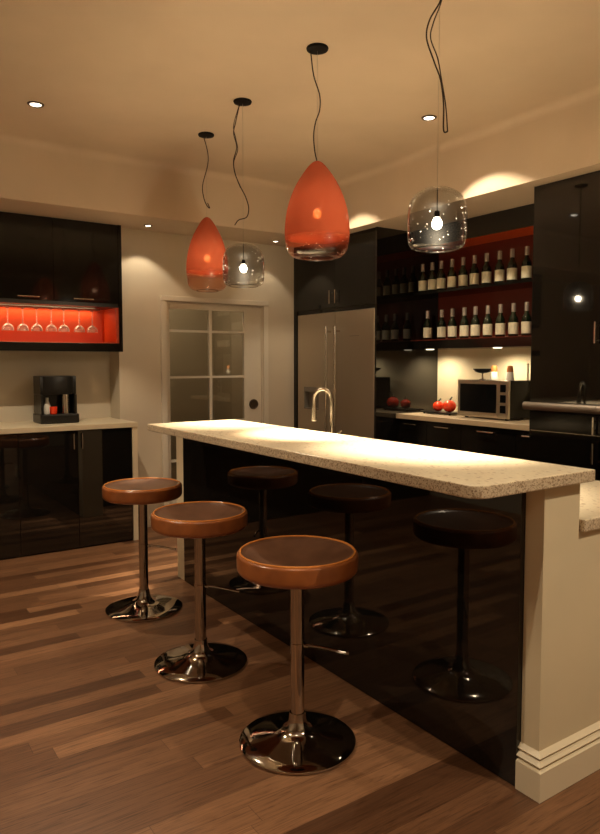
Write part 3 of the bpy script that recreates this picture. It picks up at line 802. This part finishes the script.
# on the microwave
o = wthing('pedestal_bowl', 'small black pedestal bowl standing on the microwave', 'bowl', (4.2, 3.612, mz1))
part('bowl', lathe(BM(), [(0, mz1+.052), (.030, mz1+.052), (.058, mz1+.062), (.074, mz1+.080), (.076, mz1+.086), (.070, mz1+.086), (.050, mz1+.070), (0, mz1+.062)], (4.2, 3.612, 0), 36), M_black2, o)
part('stem', lathe(BM(), [(0, mz1), (.024, mz1), (.024, mz1+.004), (.008, mz1+.010), (.007, mz1+.048), (.016, mz1+.0515), (0, mz1+.0515)], (4.2, 3.612, 0), 24), M_satin, o)
for (x, y, lab, nm) in ((4.20, 3.50, 'white tapered shaker with brown wooden top beside the pedestal bowl', 'salt_shaker'),
                    (4.16, 3.318, 'white tapered shaker with brown wooden top at the microwave corner', 'salt_shaker')):
    s = wthing(nm, lab, 'shaker', (x, y, mz1), 'shakers on the microwave')
    part('body', lathe(BM(), [(0, mz1), (.032, mz1), (.033, mz1+.004), (.025, mz1+.062), (0, mz1+.062)], (x, y, 0), 24), M_white, s)
    part('wooden_top', lathe(BM(), [(0, mz1+.0625), (.025, mz1+.0625), (.024, mz1+.085), (.019, mz1+.108), (0, mz1+.112)], (x, y, 0), 24), M_wood, s)
for (x, y, r, hh, lab) in ((4.24, 3.375, .009, .082, 'thin steel canister between the two shakers on the microwave'), (4.30, 3.268, .009, .125, 'tall thin pale stick standing at the rear corner of the microwave')):
    o = obj('steel_canister' if hh < .1 else 'thin_stick', lathe(BM(), [(0, 0), (r*1.7, 0), (r*1.7, .006), (r, .008), (r, hh), (r*.6, hh+.004), (0, hh+.004)], n=16), M_satin if hh < .1 else M_stone2)
    o.location = (x, y, mz1); tag(o, lab, 'canister' if hh < .1 else 'stick')

# tray with two fruits
tr = obj('serving_tray', slab(rounded(4.09, 4.30, 3.84, 4.21, .03, (0, 1, 2, 3)), .993, 1.003, .003), M_black2, origin=(4.2, 4.02, .993))
tag(tr, 'flat black tray on the back counter beside the microwave', 'tray')
fb = BM()
for x in (4.12, 4.27):
    for y in (3.88, 4.17): lathe(fb, [(0, .982), (.008, .982), (.010, .9925), (0, .9925)], (x, y, 0), 12)
f = obj('foot', fb, M_black2); f.parent = tr; f.location = -tr.location
for (x, y, r, lab) in ((4.17, 3.93, .056, 'larger orange-red tomato on the black tray, nearest the microwave'), (4.19, 4.075, .047, 'smaller orange-red tomato on the black tray, left of the larger one')):
    t = thing('tomato', lab, 'tomato', (x, y, 1.0032), 0, 'tomatoes on the tray')
    prof = [(0, .0)]
    for i in range(1, 16):
        a = -PI/2+PI*i/16; prof.append((r*math.cos(a), r*.9+r*.9*math.sin(a)))
    prof.append((.006, r*1.72)); prof.append((0, r*1.68))
    obj('skin', lathe(BM(), prof, n=32), M_fruit, t, ang=180)
    sb = BM(); tube(sb, [(0, 0, r*1.68), (.004, -.006, r*1.95), (.016, -.014, r*2.25)], .006, 8)
    obj('stalk', sb, M_leaf, t)

# ------------------------------------------------------------------ tall units on the right
def tall_unit(y0, y1, label, rail):
    t = wthing('tall_cabinet', label, 'cabinet', (4.0, (y0+y1)/2, 0), 'tall cabinets on the right')
    part('carcass', bx(FX+.022, 4.395, y0, y1, 0, HS-.002), M_blackp, t, smooth=False)
    part('side_panel', bx(FX+.001, 4.394, y1+.0003, y1+.004, 0, HS-.002), M_blackp, t, smooth=False) if rail else None
    d = part('door', bx(FX, FX+.0215, y0+.0015, y1-.0005, 1.100, HS-.004, .001), M_black, t, smooth=False)
    hb_ = BM(); hy = y0+.035
    tube(hb_, [(FX-.028, hy, 1.52), (FX-.028, hy, 1.645)], .006, 10)
    for z in (1.54, 1.625): tube(hb_, [(FX-.028, hy, z), (FX+.001, hy, z)], .0045, 8)
    part('handle', hb_, M_satin, d)
    for z0, z1 in ((.980, 1.096), (.55, .977), (.10, .547)):
        w_ = part('drawer_front', bx(FX, FX+.0215, y0+.0015, y1-.0005, z0, z1, .001), M_blackd, t, smooth=False)
        hb_ = BM(); a_, b_ = (z0+.006, z1-.008) if z1 > 1 else (z1-.165, z1-.045)
        tube(hb_, [(FX-.022, hy, a_), (FX-.022, hy, b_)], .006, 10)
        for z in (a_+.025, b_-.025): tube(hb_, [(FX-.022, hy, z), (FX+.001, hy, z)], .0045, 8)
        part('handle', hb_, M_satin, w_)
    part('drawer_trim', bx(FX-.003, FX+.001, y0, y1-.001, .9765, .9805), M_satin, t, smooth=False)
    return t
tu = tall_unit(2.275, 2.764, 'tall glossy black cabinet right of the wine shelves, with a steel rail', True)
def rail(t, y0, y1):
    rb = BM(); tube(rb, [(3.638, y0, 1.135), (3.638, y1, 1.135)], .026, 24)
    for yy in (y0+.08, y1-.08): tube(rb, [(3.638, yy, 1.135), (FX+.001, yy, 1.135)], .010, 12)
    r_ = part('steel_rail', rb, M_rail, t); r_['label'] = 'thick horizontal brushed steel rail'
rail(tu, 2.276, 2.782)
rail(tall_unit(1.60, 2.272, 'tall glossy black cabinet at the right edge of the picture', False), 1.602, 2.274)

# ------------------------------------------------------------------ lights
def spot(loc, target, power, size, blend=.15, r=.02, col=WARM):
    l = bpy.data.lights.new('spot', 'SPOT'); l.energy = power; l.color = col; l.spot_size = math.radians(size); l.spot_blend = blend; l.shadow_soft_size = r
    o = bpy.data.objects.new('spot_beam', l); COL.objects.link(o); o.location = loc
    o.rotation_euler = (Vector(target)-Vector(loc)).to_track_quat('-Z', 'Y').to_euler(); return o
def point(loc, power, r=.03, col=WARM):
    l = bpy.data.lights.new('point_light', 'POINT'); l.energy = power; l.color = col; l.shadow_soft_size = r
    o = bpy.data.objects.new('point_light', l); COL.objects.link(o); o.location = loc; return o
def area(loc, target, sx, sy, power, col=WARM):
    l = bpy.data.lights.new('area', 'AREA'); l.shape = 'RECTANGLE'; l.size = sx; l.size_y = sy; l.energy = power; l.color = col
    o = bpy.data.objects.new('strip_light', l); COL.objects.link(o); o.location = loc
    o.rotation_euler = (Vector(target)-Vector(loc)).to_track_quat('-Z', 'Y').to_euler(); return o
aim = {0: (0, 0, 0), 1: (.62, -.34, 0), 2: (0, 0, 0), 3: (0, 0, 0), 4: (.55, .08, 0)}
for i, (p, lab) in enumerate(LAMPS):
    x, y, z = p
    e = {0: 60, 1: 36, 2: 6, 3: 3, 4: 26}[i]
    s_ = {0: 95, 1: 90, 2: 96, 3: 84, 4: 88}[i]
    spot((x, y, z-.012), (x+aim[i][0], y+aim[i][1], .4), e, s_, .25)
# unseen spots added out of view to brighten the near floor and island end
for (x, y, e_) in ((-.3, 2.9, 55), (.5, 1.0, 32), (2.35, -.15, 78), (.9, -.6, 18)):
    spot((x, y, HC-.012), (x, y, 0), e_, 100)
# pendant bulbs: the bulb itself and an added spot that brightens the bar top
for (x, y, z, e, b_) in ((2.010, 3.545, 1.963, 5, 130), (2.040, 2.005, 1.969, 6.5, 150), (1.980, 2.757, 2.137, .5, 210), (2.092, 4.183, 2.110, .5, 60)):
    point((x, y, z), e, .018)
    spot((x, y, z-.004), (x-.03, y, 0), b_, 68 if z < 2 else 46, 1.0, .017)
# lamps under the wine shelf and led strip in the stemware niche
for yy in (4.14, 3.43):
    spot((4.15, yy, 1.515), (4.25, yy, .9), 9, 150, .7, .025)
area((.93, 5.68, 1.845), (.93, 5.62, 1.6), 1.7, .02, 1.5, (1, .62, .34))
point((2.7, 6.2, 2.25), 4.2, .1)  # unseen hall light, added to lighten the door panes

wd = bpy.data.worlds.new('night'); S.world = wd; wd.use_nodes = True
wd.node_tree.nodes['Background'].inputs[0].default_value = (1, .7, .45, 1); wd.node_tree.nodes['Background'].inputs[1].default_value = .02

# ------------------------------------------------------------------ camera
f_px = 679.08
cam = bpy.data.cameras.new('camera'); co = bpy.data.objects.new('camera', cam); COL.objects.link(co)
cam.sensor_fit = 'VERTICAL'; cam.sensor_height = 36; cam.lens = f_px/834*36; cam.shift_y = -10/834
cam.clip_start = .02
Rm = [[.8266, .0358, .5617], [-.5628, .0519, .8250], [-.0003, .9980, -.0632]]
R3 = Matrix(((Rm[0][0], Rm[0][1], -Rm[0][2]), (Rm[1][0], Rm[1][1], -Rm[1][2]), (0.0, Rm[2][1], -Rm[2][2])))
q = R3.to_quaternion(); q.normalize()
co.rotation_mode = 'QUATERNION'; co.rotation_quaternion = q; co.location = (0, 0, 1.4)
S.camera = co
S.view_settings.view_transform = 'Standard'; S.view_settings.look = 'None'
S.view_settings.exposure = 0.88; S.view_settings.gamma = 1; S.view_settings.use_curve_mapping = False
